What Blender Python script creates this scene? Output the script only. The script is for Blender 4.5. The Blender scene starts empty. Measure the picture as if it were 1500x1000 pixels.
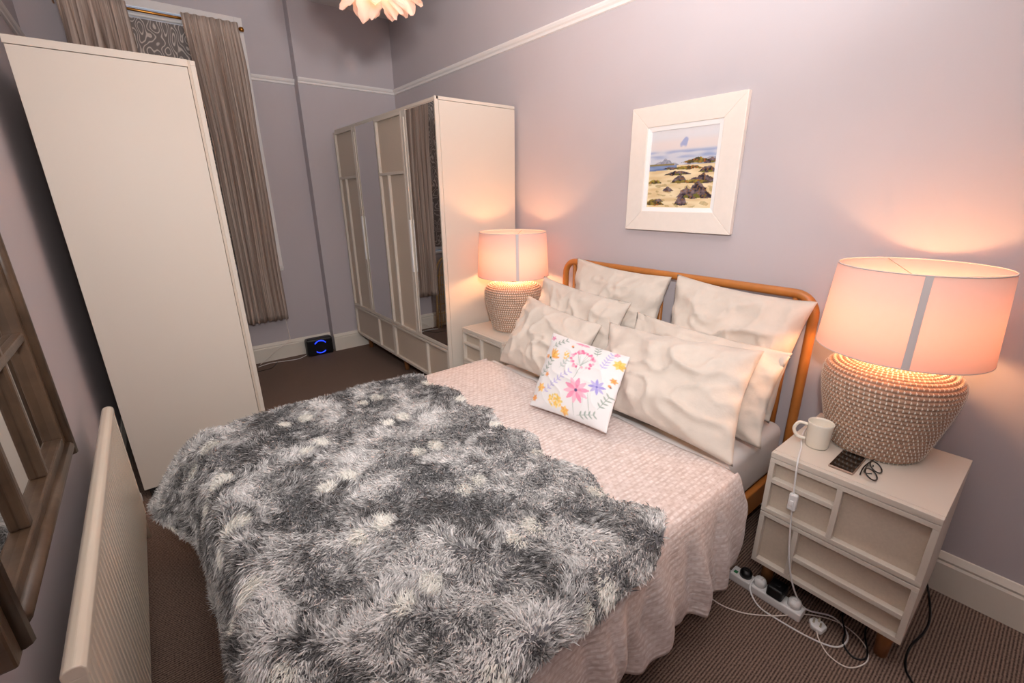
import bpy, math, random
import numpy as np
from mathutils import Vector, Matrix, noise

random.seed(7)
rng = np.random.default_rng(11)
SC = bpy.context.scene
COL = SC.collection

# ------------------------------------------------------------------ camera
CAM = Vector((-2.311, 0.0, 1.60))
YAW, PITCH, ROLL, FPX = -0.6726, 0.3181, -0.0107, 655.5
def cam_axes():
    cy, sy = math.cos(YAW), math.sin(YAW)
    fwd, right, up = Vector((-sy, cy, 0)), Vector((cy, sy, 0)), Vector((0, 0, 1))
    cp, sp = math.cos(PITCH), math.sin(PITCH)
    f2 = fwd*cp - up*sp; u2 = up*cp + fwd*sp
    cr, sr = math.cos(ROLL), math.sin(ROLL)
    return right*cr + u2*sr, u2*cr - right*sr, f2
_r, _u, _f = cam_axes()
cd = bpy.data.cameras.new('camera'); cam = bpy.data.objects.new('camera', cd); COL.objects.link(cam)
cd.sensor_fit = 'HORIZONTAL'; cd.sensor_width = 36.0; cd.lens = FPX/1500*36.0
cd.clip_start = 0.02; cd.clip_end = 60
cam.matrix_world = Matrix(((_r.x, _u.x, -_f.x, CAM.x), (_r.y, _u.y, -_f.y, CAM.y), (_r.z, _u.z, -_f.z, CAM.z), (0, 0, 0, 1)))
SC.camera = cam

# ------------------------------------------------------------------ view, world, flash
SC.view_settings.view_transform = 'Standard'
SC.view_settings.look = 'None'
SC.view_settings.gamma = 1.0
SC.view_settings.use_curve_mapping = False
SC.view_settings.exposure = 0.18

w = bpy.data.worlds.new('world'); SC.world = w; w.use_nodes = True
w.node_tree.nodes['Background'].inputs[0].default_value = (0.72, 0.86, 1.0, 1)   # overcast daylight outside
w.node_tree.nodes['Background'].inputs[1].default_value = 3.0

def light(name, kind, loc, energy, color=(1, 1, 1), target=None, **kw):
    d = bpy.data.lights.new(name, kind); d.energy = energy; d.color = color
    for k, v in kw.items(): setattr(d, k, v)
    o = bpy.data.objects.new(name, d); COL.objects.link(o); o.location = loc
    if target is not None:
        o.rotation_euler = (Vector(target)-Vector(loc)).to_track_quat('-Z', 'Y').to_euler()
    return o
# the photographer's flash gun above the camera: direct head, and its part bounced off the ceiling
light('flash_head', 'SPOT', (-2.28, -0.02, 1.95), 150, (1.0, 0.97, 0.97), (-0.1, 3.3, 1.75), spot_size=math.radians(125), spot_blend=1.0, shadow_soft_size=0.06)
light('flash_bounce', 'SPOT', (-2.0, -0.1, 2.05), 285, (1.0, 0.97, 0.97), (-1.5, 0.6, 3.25), spot_size=math.radians(125), spot_blend=0.8, shadow_soft_size=0.08)

# ------------------------------------------------------------------ materials
def lin(c):
    return tuple(((v/255)/12.92 if v/255 <= .04045 else ((v/255+.055)/1.055)**2.4) for v in c)
def _n(nt, t, **kw):
    n = nt.nodes.new(t)
    for k, v in kw.items(): setattr(n, k, v)
    return n
def pbsdf(name, rgb, rough=.5, metal=0., spec=.5, coat=0., nvar=0., nscale=6., bump=0., bscale=80., bdist=.002, sheen=0.):
    m = bpy.data.materials.new(name); m.use_nodes = True; nt = m.node_tree
    b = nt.nodes['Principled BSDF']
    c = lin(rgb)
    b.inputs['Base Color'].default_value = (*c, 1); b.inputs['Roughness'].default_value = rough
    b.inputs['Metallic'].default_value = metal; b.inputs['Specular IOR Level'].default_value = spec
    b.inputs['Coat Weight'].default_value = coat; b.inputs['Coat Roughness'].default_value = .12
    b.inputs['Sheen Weight'].default_value = sheen
    tc = _n(nt, 'ShaderNodeTexCoord')
    if nvar > 0:
        nz = _n(nt, 'ShaderNodeTexNoise'); nz.inputs['Scale'].default_value = nscale; nz.inputs['Detail'].default_value = 5
        nt.links.new(tc.outputs['Object'], nz.inputs['Vector'])
        r = _n(nt, 'ShaderNodeValToRGB')
        r.color_ramp.elements[0].position = .3; r.color_ramp.elements[1].position = .7
        r.color_ramp.elements[0].color = (*[v*(1-nvar) for v in c], 1); r.color_ramp.elements[1].color = (*[min(1, v*(1+nvar)) for v in c], 1)
        nt.links.new(nz.outputs['Fac'], r.inputs['Fac']); nt.links.new(r.outputs['Color'], b.inputs['Base Color'])
    if bump > 0:
        nb = _n(nt, 'ShaderNodeTexNoise'); nb.inputs['Scale'].default_value = bscale; nb.inputs['Detail'].default_value = 4
        nt.links.new(tc.outputs['Object'], nb.inputs['Vector'])
        bp = _n(nt, 'ShaderNodeBump'); bp.inputs['Strength'].default_value = bump; bp.inputs['Distance'].default_value = bdist
        nt.links.new(nb.outputs['Fac'], bp.inputs['Height']); nt.links.new(bp.outputs['Normal'], b.inputs['Normal'])
    return m
def vcol(name, rough=.8, attr='Col', sheen=0., spec=.2):
    m = bpy.data.materials.new(name); m.use_nodes = True; nt = m.node_tree
    b = nt.nodes['Principled BSDF']; a = _n(nt, 'ShaderNodeAttribute', attribute_name=attr)
    nt.links.new(a.outputs['Color'], b.inputs['Base Color'])
    b.inputs['Roughness'].default_value = rough; b.inputs['Sheen Weight'].default_value = sheen; b.inputs['Specular IOR Level'].default_value = spec
    return m
def emit(name, rgb, s):
    m = bpy.data.materials.new(name); m.use_nodes = True; nt = m.node_tree
    b = nt.nodes['Principled BSDF']; b.inputs['Base Color'].default_value = (*lin(rgb), 1)
    b.inputs['Emission Color'].default_value = (*lin(rgb), 1); b.inputs['Emission Strength'].default_value = s
    return m
def transl(name, rgb, f=.5, rough=.8):
    m = bpy.data.materials.new(name); m.use_nodes = True; nt = m.node_tree
    nt.nodes.remove(nt.nodes['Principled BSDF'])
    d = _n(nt, 'ShaderNodeBsdfDiffuse'); t = _n(nt, 'ShaderNodeBsdfTranslucent'); mx = _n(nt, 'ShaderNodeMixShader')
    for q in (d, t): q.inputs['Color'].default_value = (*lin(rgb), 1)
    mx.inputs[0].default_value = f
    nt.links.new(d.outputs[0], mx.inputs[1]); nt.links.new(t.outputs[0], mx.inputs[2])
    nt.links.new(mx.outputs[0], nt.nodes['Material Output'].inputs['Surface'])
    return m

M = {}
M['wall'] = pbsdf('wall_lilac_paint', (196, 188, 191), .75, nvar=.02, nscale=2, bump=.08, bscale=160)
M['ceil'] = pbsdf('ceiling_white', (235, 232, 230), .85)
M['trim'] = pbsdf('cream_gloss_trim', (232, 225, 212), .35, nvar=.02)
M['rail'] = pbsdf('white_rail_paint', (238, 233, 230), .4)
M['cream'] = pbsdf('cream_lacquer', (216, 206, 193), .48, spec=.3)
M['panel'] = pbsdf('beige_panel', (205, 190, 172), .55, nvar=.04, nscale=120)
M['oak'] = pbsdf('oak_leg', (150, 100, 58), .5, nvar=.2, nscale=14)
M['bamboo'] = pbsdf('honey_bentwood', (186, 116, 52), .38, nvar=.14, nscale=9, coat=.2)
M['mirror'] = pbsdf('mirror_silver', (225, 225, 225), .02, metal=1.)
M['dark'] = pbsdf('dark_backing', (30, 27, 26), .8)
M['white'] = pbsdf('white_plastic', (236, 234, 232), .35)
M['black'] = pbsdf('black_plastic', (16, 16, 18), .4)
M['glass_blk'] = pbsdf('black_glass', (8, 8, 9), .06, coat=1.)
M['brass'] = pbsdf('aged_brass', (190, 132, 62), .28, metal=1.)
M['mug'] = pbsdf('ivory_glaze', (240, 233, 218), .2, coat=.4)
M['pillow'] = pbsdf('stone_cotton', (214, 202, 189), .85, nvar=.03, nscale=20, bump=.35, bscale=24, bdist=.01, sheen=.2)
M['sheet'] = pbsdf('white_sheet', (236, 231, 228), .85, bump=.3, bscale=14, bdist=.01)
M['mframe'] = pbsdf('worn_bronze_wood', (84, 65, 49), .36, nvar=.35, nscale=12, bump=.3, bscale=60)
M['rad'] = pbsdf('radiator_enamel', (228, 215, 196), .3, coat=.2)
M['rattan'] = pbsdf('rattan_cane', (205, 172, 122), .55, nvar=.2, nscale=30)
M['coil'] = pbsdf('seagrass_coil', (186, 152, 128), .8, nvar=.22, nscale=60, bump=.5, bscale=200)
M['stitch'] = pbsdf('white_stitch_cord', (244, 236, 224), .7)
M['wire'] = pbsdf('lamp_wire', (200, 190, 170), .4, metal=.8)
M['shade'] = transl('linen_shade', (250, 224, 214), .38)
M['seam'] = pbsdf('shade_seam_tape', (205, 196, 194), .8)
M['bulb'] = emit('warm_bulb', (255, 214, 140), 8.)
M['lamp_bulb'] = emit('amber_lamp_bulb', (255, 190, 130), 150.)
M['lamp_bulb'].node_tree.nodes['Principled BSDF'].inputs['Emission Color'].default_value = (1., .50, .22, 1)
M['feather'] = transl('white_feather', (250, 240, 234), .55)
M['blue'] = emit('blue_led', (30, 60, 255), 2.2)
M['frame_white'] = pbsdf('ivory_frame', (240, 230, 220), .45, nvar=.015, nscale=30)
M['frame_slip'] = pbsdf('white_slip', (250, 248, 246), .5)
M['green'] = pbsdf('green_switch', (30, 120, 70), .4)
M['brown_gap'] = pbsdf('specs_acetate', (20, 16, 16), .2, coat=.5)
M['phone_metal'] = pbsdf('rose_metal', (196, 172, 156), .3, metal=.7)
M['paint'] = vcol('oil_paint', .6)
M['floral'] = vcol('floral_print', .85, sheen=.2)
M['fur'] = vcol('faux_fur', .7, sheen=.3, spec=.15)

def carpet_mat():
    m = pbsdf('ribbed_carpet', (84, 70, 64), .95, spec=.1); nt = m.node_tree; b = nt.nodes['Principled BSDF']
    tc = _n(nt, 'ShaderNodeTexCoord')
    nz = _n(nt, 'ShaderNodeTexNoise'); nz.inputs['Scale'].default_value = 160; nz.inputs['Detail'].default_value = 3
    wv = _n(nt, 'ShaderNodeTexWave'); wv.bands_direction = 'Y'; wv.inputs['Scale'].default_value = 32; wv.inputs['Distortion'].default_value = 1.2
    wv.inputs['Detail'].default_value = 2; wv.inputs['Detail Scale'].default_value = 8
    for q in (nz, wv): nt.links.new(tc.outputs['Object'], q.inputs['Vector'])
    r = _n(nt, 'ShaderNodeValToRGB'); e = r.color_ramp.elements
    e[0].position = .3; e[0].color = (*lin((72, 59, 54)), 1); e[1].position = .7; e[1].color = (*lin((158, 133, 118)), 1)
    ad = _n(nt, 'ShaderNodeMath', operation='MULTIPLY_ADD'); ad.inputs[1].default_value = .35
    sc = _n(nt, 'ShaderNodeMath', operation='MULTIPLY'); sc.inputs[1].default_value = .68
    nt.links.new(nz.outputs['Fac'], sc.inputs[0]); nt.links.new(wv.outputs['Fac'], ad.inputs[0]); nt.links.new(sc.outputs[0], ad.inputs[2])
    nt.links.new(ad.outputs[0], r.inputs['Fac']); nt.links.new(r.outputs['Color'], b.inputs['Base Color'])
    bp = _n(nt, 'ShaderNodeBump'); bp.inputs['Strength'].default_value = .8; bp.inputs['Distance'].default_value = .006
    nt.links.new(ad.outputs[0], bp.inputs['Height']); nt.links.new(bp.outputs['Normal'], b.inputs['Normal'])
    return m
M['carpet'] = carpet_mat()

def coverlet_mat():
    m = pbsdf('blush_muslin', (222, 200, 190), .9, spec=.15, sheen=.2); nt = m.node_tree; b = nt.nodes['Principled BSDF']
    a = _n(nt, 'ShaderNodeUVMap', uv_map='UVMap')
    br = _n(nt, 'ShaderNodeTexBrick'); br.offset = .5
    br.inputs['Scale'].default_value = 1; br.inputs['Brick Width'].default_value = .026; br.inputs['Row Height'].default_value = .019
    br.inputs['Mortar Size'].default_value = .0066; br.inputs['Mortar Smooth'].default_value = .6
    br.inputs['Color1'].default_value = (*lin((236, 227, 223)), 1); br.inputs['Color2'].default_value = (*lin((231, 220, 215)), 1); br.inputs['Mortar'].default_value = (*lin((220, 206, 200)), 1)
    nz = _n(nt, 'ShaderNodeTexNoise'); nz.inputs['Scale'].default_value = 45; nz.inputs['Detail'].default_value = 6
    mp = _n(nt, 'ShaderNodeMapping'); mp.inputs['Scale'].default_value = (.45, 1.8, 1)
    nt.links.new(a.outputs[0], br.inputs['Vector']); nt.links.new(a.outputs[0], mp.inputs['Vector']); nt.links.new(mp.outputs[0], nz.inputs['Vector'])
    mx = _n(nt, 'ShaderNodeMix', data_type='RGBA', blend_type='MULTIPLY'); mx.inputs['Factor'].default_value = .62
    r = _n(nt, 'ShaderNodeValToRGB'); r.color_ramp.elements[0].position = .35; r.color_ramp.elements[0].color = (.66, .58, .54, 1); r.color_ramp.elements[1].position = .6; r.color_ramp.elements[1].color = (1, 1, 1, 1)
    nt.links.new(nz.outputs['Fac'], r.inputs['Fac'])
    nt.links.new(br.outputs['Color'], mx.inputs[6]); nt.links.new(r.outputs['Color'], mx.inputs[7]); nt.links.new(mx.outputs[2], b.inputs['Base Color'])
    bp = _n(nt, 'ShaderNodeBump'); bp.inputs['Strength'].default_value = .55; bp.inputs['Distance'].default_value = .006
    nt.links.new(nz.outputs['Fac'], bp.inputs['Height']); nt.links.new(bp.outputs['Normal'], b.inputs['Normal'])
    return m
M['coverlet'] = coverlet_mat()

def curtain_mat():
    m = bpy.data.materials.new('striped_linen_curtain'); m.use_nodes = True; nt = m.node_tree
    b = nt.nodes['Principled BSDF']; b.inputs['Roughness'].default_value = .9; b.inputs['Specular IOR Level'].default_value = .1
    a = _n(nt, 'ShaderNodeUVMap', uv_map='UVMap'); mp = _n(nt, 'ShaderNodeMapping'); mp.inputs['Scale'].default_value = (60, .6, 1)
    nz = _n(nt, 'ShaderNodeTexNoise'); nz.inputs['Scale'].default_value = 1.; nz.inputs['Detail'].default_value = 3
    nt.links.new(a.outputs[0], mp.inputs['Vector']); nt.links.new(mp.outputs[0], nz.inputs['Vector'])
    r = _n(nt, 'ShaderNodeValToRGB'); e = r.color_ramp.elements
    e[0].position = .38; e[0].color = (*lin((186, 163, 149)), 1); e[1].position = .62; e[1].color = (*lin((240, 224, 211)), 1)
    nt.links.new(nz.outputs['Fac'], r.inputs['Fac']); nt.links.new(r.outputs['Color'], b.inputs['Base Color'])
    t = _n(nt, 'ShaderNodeBsdfTranslucent'); nt.links.new(r.outputs['Color'], t.inputs['Color'])
    mx = _n(nt, 'ShaderNodeMixShader'); mx.inputs[0].default_value = .25
    nt.links.new(b.outputs[0], mx.inputs[1]); nt.links.new(t.outputs[0], mx.inputs[2]); nt.links.new(mx.outputs[0], nt.nodes['Material Output'].inputs['Surface'])
    return m
M['curtain'] = curtain_mat()

def blind_mat():
    m = pbsdf('leaf_print_blind', (92, 86, 84), .85); nt = m.node_tree; b = nt.nodes['Principled BSDF']
    tc = _n(nt, 'ShaderNodeTexCoord'); mp = _n(nt, 'ShaderNodeMapping'); mp.inputs['Scale'].default_value = (1, 1, .6)
    nz = _n(nt, 'ShaderNodeTexNoise'); nz.inputs['Scale'].default_value = 9; nz.inputs['Detail'].default_value = 1
    mu = _n(nt, 'ShaderNodeMath', operation='MULTIPLY'); mu.inputs[1].default_value = 95
    si = _n(nt, 'ShaderNodeMath', operation='SINE')
    r = _n(nt, 'ShaderNodeValToRGB'); e = r.color_ramp.elements
    e[0].position = .35; e[0].color = (*lin((132, 123, 119)), 1); e[1].position = .95; e[1].color = (*lin((216, 205, 196)), 1)
    L = nt.links.new
    L(tc.outputs['Object'], mp.inputs['Vector']); L(mp.outputs[0], nz.inputs['Vector']); L(nz.outputs['Fac'], mu.inputs[0]); L(mu.outputs[0], si.inputs[0]); L(si.outputs[0], r.inputs['Fac']); L(r.outputs['Color'], b.inputs['Base Color'])
    return m
M['blind'] = blind_mat()
def glass_mat():
    m = pbsdf('window_glass', (245, 250, 255), .02); m.node_tree.nodes['Principled BSDF'].inputs['Transmission Weight'].default_value = 1.; return m
M['glass'] = glass_mat()

# ------------------------------------------------------------------ mesh helpers
BASE = {}
class MB:
    def __init__(s): s.v = []; s.f = []; s.uv = None
    def add(s, vs, fs):
        o = len(s.v); s.v += [tuple(v) for v in vs]; s.f += [tuple(i+o for i in f) for f in fs]; return s
    def box(s, x0, x1, y0, y1, z0, z1):
        return s.add([(x0, y0, z0), (x1, y0, z0), (x1, y1, z0), (x0, y1, z0), (x0, y0, z1), (x1, y0, z1), (x1, y1, z1), (x0, y1, z1)],
                     [(0, 3, 2, 1), (4, 5, 6, 7), (0, 1, 5, 4), (1, 2, 6, 5), (2, 3, 7, 6), (3, 0, 4, 7)])
    def tube(s, pts, r, n=8, closed=False, smooth=0, cap=True):
        P = [Vector(p) for p in pts]
        if smooth: P = catmull(P, smooth, closed)
        m = len(P); rings = []
        up = None
        for i in range(m):
            a = P[(i-1) % m] if (closed or i > 0) else P[i]; b = P[(i+1) % m] if (closed or i < m-1) else P[i]
            t = (b-a).normalized() if (b-a).length > 1e-9 else Vector((0, 0, 1))
            if up is None: up = Vector((0, 0, 1)) if abs(t.z) < .9 else Vector((1, 0, 0))
            u = (up - t*up.dot(t)); u = u.normalized() if u.length > 1e-6 else t.orthogonal().normalized()
            up = u; w_ = t.cross(u); rr = r[i] if isinstance(r, (list, tuple)) else r
            rings.append([P[i]+u*math.cos(2*math.pi*k/n)*rr+w_*math.sin(2*math.pi*k/n)*rr for k in range(n)])
        vs = [q for g in rings for q in g]; fs = []
        for i in range(m if closed else m-1):
            for k in range(n):
                a, b = i*n+k, i*n+(k+1) % n; j = (i+1) % m
                fs.append((a, b, j*n+(k+1) % n, j*n+k))
        if cap and not closed: fs += [tuple(range(n-1, -1, -1)), tuple((m-1)*n+k for k in range(n))]
        return s.add(vs, fs)
    def lathe(s, prof, n=32, c=(0, 0, 0), cap0=False, cap1=False):
        vs = [(c[0]+r*math.cos(2*math.pi*k/n), c[1]+r*math.sin(2*math.pi*k/n), c[2]+z) for r, z in prof for k in range(n)]
        fs = [(i*n+k, i*n+(k+1) % n, (i+1)*n+(k+1) % n, (i+1)*n+k) for i in range(len(prof)-1) for k in range(n)]
        if cap0: fs.append(tuple(range(n-1, -1, -1)))
        if cap1: fs.append(tuple((len(prof)-1)*n+k for k in range(n)))
        return s.add(vs, fs)
    def grid(s, fn, nu, nv, flip=False):
        vs = [fn(i/nu, j/nv) for i in range(nu+1) for j in range(nv+1)]; fs = []
        for i in range(nu):
            for j in range(nv):
                a = i*(nv+1)+j; q = (a, a+1, a+nv+2, a+nv+1); fs.append(q[::-1] if flip else q)
        return s.add(vs, fs)
    def prism(s, poly, axis, a, b):          # polygon (2D) swept along an axis
        n = len(poly)
        def P(p, t): return {'x': (t, p[0], p[1]), 'y': (p[0], t, p[1]), 'z': (p[0], p[1], t)}[axis]
        return s.add([P(p, a) for p in poly]+[P(p, b) for p in poly], [tuple(range(n))[::-1], tuple(range(n, 2*n))]+[(i, (i+1) % n, n+(i+1) % n, n+i) for i in range(n)])
    def build(s, name, mat, parent=None, smooth=False, bevel=0., sub=0, solid=0.):
        off = BASE.get(parent.name, Vector()) if parent else Vector()
        me = bpy.data.meshes.new(name)
        me.from_pydata([(v[0]-off.x, v[1]-off.y, v[2]-off.z) for v in s.v], [], s.f); me.update()
        import bmesh
        bm = bmesh.new(); bm.from_mesh(me); bmesh.ops.recalc_face_normals(bm, faces=bm.faces); bm.to_mesh(me); bm.free()
        return link(name, me, mat, parent, smooth, bevel, sub, solid)
def link(name, me, mat, parent=None, smooth=False, bevel=0., sub=0, solid=0.):
    o = bpy.data.objects.new(name, me); COL.objects.link(o); me.materials.append(M[mat] if isinstance(mat, str) else mat)
    if smooth: me.polygons.foreach_set('use_smooth', [True]*len(me.polygons))
    if parent:
        o.parent = parent; BASE[o.name] = BASE.get(parent.name, Vector())
    if solid: q = o.modifiers.new('solid', 'SOLIDIFY'); q.thickness = solid; q.offset = 0
    if bevel: q = o.modifiers.new('bevel', 'BEVEL'); q.width = bevel; q.segments = 2; q.limit_method = 'ANGLE'
    if sub: q = o.modifiers.new('sub', 'SUBSURF'); q.levels = sub; q.render_levels = sub
    return o
def catmull(P, k, closed=False):
    out = []; m = len(P)
    for i in range(m if closed else m-1):
        g = (lambda j: P[j % m]) if closed else (lambda j: P[min(max(j, 0), m-1)])
        p0, p1, p2, p3 = g(i-1), g(i), g(i+1), g(i+2)
        for t in [q/k for q in range(k)]:
            out.append(.5*((2*p1)+(p2-p0)*t+(2*p0-5*p1+4*p2-p3)*t*t+(3*p1-p0-3*p2+p3)*t**3))
    if not closed: out.append(P[-1])
    return out
def thing(name, label, cat, loc, group=None):
    o = bpy.data.objects.new(name, None); COL.objects.link(o); o.location = loc; o.empty_display_size = .05
    BASE[o.name] = Vector(loc); tag(o, label, cat, group); return o
def tag(o, label, cat, group=None, kind=None):
    o['label'] = label; o['category'] = cat
    if group: o['group'] = group
    if kind: o['kind'] = kind
    return o
def struct(o, label=None):
    o['kind'] = 'structure'
    if label: o['label'] = label
    return o
def smoothstep(a, b, x):
    t = min(1, max(0, (x-a)/(b-a))); return t*t*(3-2*t)
def nz3(x, y, z=0.): return noise.noise(Vector((x, y, z)))
def set_uv(o, fn):
    me = o.data; uv = me.uv_layers.new(name='UVMap')
    for l in me.loops: uv.data[l.index].uv = fn(l.vertex_index)

# ------------------------------------------------------------------ room
XL, XR, YF, YP, YB, ZC, XP = -2.69, 0.0, 4.93, 4.81, -1.3, 3.25, -0.943
ZR = 2.605
struct(MB().box(XL-.1, XR+.1, YB-.1, YF+.2, -.1, 0).build('floor', 'carpet'), 'dark brown ribbed carpet')
struct(MB().box(XL-.1, XR+.1, YB-.1, YF+.2, ZC, ZC+.1).build('ceiling', 'ceil'), 'white ceiling')
struct(MB().box(XL-.1, XL, YB-.1, YF+.2, 0, ZC).build('wall_left', 'wall'), 'lilac grey painted wall behind radiator and mirror')
struct(MB().box(XR, XR+.1, YB-.1, YF+.2, 0, ZC).build('wall_right', 'wall'), 'lilac grey painted wall behind the bed')
struct(MB().box(XL, XR, YB-.1, YB, 0, ZC).build('wall_back', 'wall'), 'lilac grey painted wall behind the viewer')
WX0, WX1, WZ0, WZ1 = -2.32, -1.36, .95, 2.98
wf = MB().box(XL, WX0, YF, YF+.2, 0, ZC).box(WX1, XP, YF, YF+.2, 0, ZC).box(WX0, WX1, YF, YF+.2, 0, WZ0).box(WX0, WX1, YF, YF+.2, WZ1, ZC).box(XP, XR, YP, YF+.2, 0, ZC)
struct(wf.build('wall_far', 'wall'), 'lilac grey wall with window recess and shallow pier')
# baseboards: tall skirting with moulded top
def skirt(a, b, axis, plane, sgn, name):
    prof = [(0, 0), (.022, 0), (.022, .135), (.017, .145), (.019, .155), (.012, .168), (.006, .18), (0, .182)]
    poly = [(plane+sgn*p, z) for p, z in prof]
    m = MB()
    if axis == 'y': m.prism(poly, 'y', a, b)
    else:
        n = len(poly); m.add([(a, p, z) for p, z in poly]+[(b, p, z) for p, z in poly], [tuple(range(n))[::-1], tuple(range(n, 2*n))]+[(i, (i+1) % n, n+(i+1) % n, n+i) for i in range(n)])
    return struct(m.build(name, 'trim'), 'cream moulded skirting board')
skirt(YB, YP, 'y', XR, -1, 'baseboard_right'); skirt(YB, YF, 'y', XL, 1, 'baseboard_left')
skirt(XL, XP, 'x', YF, -1, 'baseboard_far'); skirt(XP-.0, XR, 'x', YP, -1, 'baseboard_pier')
def prail(a, b, axis, plane, sgn, name):
    prof = [(0, -.025), (.012, -.022), (.014, -.008), (.024, 0), (.030, .012), (.030, .022), (0, .026)]
    poly = [(plane+sgn*p, ZR+z) for p, z in prof]; m = MB(); n = len(poly)
    if axis == 'y': m.prism(poly, 'y', a, b)
    else: m.add([(a, p, z) for p, z in poly]+[(b, p, z) for p, z in poly], [tuple(range(n))[::-1], tuple(range(n, 2*n))]+[(i, (i+1) % n, n+(i+1) % n, n+i) for i in range(n)])
    return struct(m.build(name, 'rail'), 'white moulded picture rail')
prail(YB, YP, 'y', XR, -1, 'trim_1'); prail(XP-.0, XR, 'x', YP, -1, 'trim_2'); prail(WX1+.06, XP, 'x', YF, -1, 'trim_3')
prail(YB, YF, 'y', XL, 1, 'trim_4'); prail(XL, WX0-.06, 'x', YF, -1, 'trim_5')

# window with frame, panes, architrave
win = thing('window_1', 'white framed sash window behind the leaf print blind', 'window', (-1.84, YF, WZ0)); del win['category']; struct(win)
fm = MB()
for a in ((WX0, WX0+.05, WZ0, WZ1), (WX1-.05, WX1, WZ0, WZ1), (WX0, WX1, WZ0, WZ0+.06), (WX0, WX1, WZ1-.05, WZ1), (WX0, WX1, 1.93, 1.98)): fm.box(a[0], a[1], YF+.08, YF+.13, a[2], a[3])
fm.build('window_frame', 'rail', win)
MB().box(WX0+.05, WX1-.05, YF+.10, YF+.106, WZ0+.06, 1.93).build('pane', 'glass', win); MB().box(WX0+.05, WX1-.05, YF+.10, YF+.106, 1.98, WZ1-.05).build('pane', 'glass', win)
ar = MB().box(WX1, WX1+.06, YF-.022, YF, WZ0-.05, WZ1+.06).box(WX0-.06, WX0, YF-.022, YF, WZ0-.05, WZ1+.06).box(WX0, WX1, YF-.022, YF, WZ1, WZ1+.06)
ar.build('architrave', 'rail', win, bevel=.004)
MB().box(WX0-.06, WX1+.06, YF-.04, YF+.08, WZ0-.03, WZ0).build('window_sill', 'rail', win, bevel=.004)

# ------------------------------------------------------------------ blind and curtains
bl = thing('roller_blind', 'grey leaf print roller blind hanging between the curtains', 'blind', (-1.84, YF-.03, .97))
MB().box(WX0-.02, WX1-.02, YF-.034, YF-.031, 1.0, 2.90).build('blind_fabric', 'blind', bl)
MB().box(WX0-.02, WX1-.02, YF-.038, YF-.026, .975, 1.0).build('bottom_bar', 'white', bl)
MB().tube([(WX0-.03, YF-.042, 2.92), (WX1-.01, YF-.042, 2.92)], .014, 12).build('roller', 'white', bl)
RZ, RY = 2.925, YF-.13
rod = thing('curtain_rod', 'thin brass curtain rod above the window', 'curtain rod', (-1.9, RY, RZ))
MB().tube([(-2.52, RY, RZ), (-1.345, RY, RZ)], .010, 12).build('pole', 'brass', rod, smooth=True)
for x in (-2.53, -1.335):
    MB().lathe([(.001, -.018), (.016, -.014), (.019, 0), (.016, .014), (.001, .018)], 16, (x, RY, RZ)).build('finial', 'brass', rod, smooth=True)
for x in (-2.48, -1.38): MB().tube([(x, RY, RZ-.012), (x, YF, RZ-.012)], .006, 8).build('bracket', 'brass', rod)
def curtain(x0, x1, xb0, xb1, folds, zb, seed, label):
    c = thing('curtain', label, 'curtain', ((x0+x1)/2, RY, zb), 'taupe striped curtains at the window')
    nu, nv = folds*12, 40; W = abs(x1-x0)*1.7
    def fn(u, v):
        z = RZ+.035-(RZ+.035-zb)*v
        k = smoothstep(0, .15, v); xa = x0+(xb0-x0)*smoothstep(0, .4, v); xc = x1+(xb1-x1)*smoothstep(0, .9, v)
        ph = 2*math.pi*folds*u + .9*nz3(u*3, v*1.2, seed)
        amp = (.014+.030*k)*(1+.5*nz3(u*4, v*1.5, seed+5))
        return (xa+(xc-xa)*u+.010*k*math.sin(ph*2+1)+.01*nz3(u*6, v*3, seed+9), RY-.034-.012*k+amp*.8*math.sin(ph), z+.012*v*nz3(u*5, 1, seed))
    m = MB().grid(fn, nu, nv); o = m.build('drape', 'curtain', c, smooth=True, solid=.003)
    set_uv(o, lambda i: ((i//(nv+1))/nu*W, (i % (nv+1))/nv*2.4))
    def hd(u, v):
        p = fn(u, .0); return (p[0], p[1]-.004, RZ+.035-.06*v)
    return c
curtain(-2.46, -2.08, -2.48, -2.10, 6, .45, 3., 'taupe striped curtain on the left of the window, mostly behind the tall cabinet')
curtain(-1.75, -1.365, -1.715, -1.372, 7, .45, 8., 'taupe striped curtain hanging right of the window beside bare wall')

# ------------------------------------------------------------------ wardrobe beside the bed
def framed(parent, name, x, y0, y1, z0, z1, vs=(), hs=(), bar=.022, depth=.022, th=.018, face=-1, part='panel_rail', bevel=.0015):
    """recessed front: back panel + proud bars. vs=(y,za,zb), hs=(z,ya,yb)"""
    d = MB().box(x, x-face*th, y0, y1, z0, z1).build(name, 'panel', parent)
    xa, xb = x+face*depth, x
    bars = [(y0, y1, z1-bar, z1), (y0, y1, z0, z0+bar), (y0, y0+bar, z0+bar, z1-bar), (y1-bar, y1, z0+bar, z1-bar)]
    bars += [(y-bar/2, y+bar/2, a, b) for y, a, b in vs]+[(a, b, z-bar/2, z+bar/2) for z, a, b in hs]
    for (a, b, c, e) in bars: MB().box(min(xa, xb), max(xa, xb), a, b, c, e).build(part, 'cream', d, bevel=bevel)
    return d
WY0, WY1, WXF, WXB, WZB, WZT = 2.806, 4.775, -.690, -.03, .155, 2.204
wd = thing('wardrobe', 'long cream wardrobe with mirrored and panelled doors against the far corner', 'wardrobe', ((WXF+WXB)/2, (WY0+WY1)/2, 0), 'cream wardrobes')
MB().box(WXF+.03, WXB, WY0, WY0+.02, WZB, WZT-.022).build('side_panel', 'cream', wd, bevel=.002)
MB().box(WXF+.03, WXB, WY1-.02, WY1, WZB, WZT-.022).build('side_panel', 'cream', wd, bevel=.002)
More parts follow.
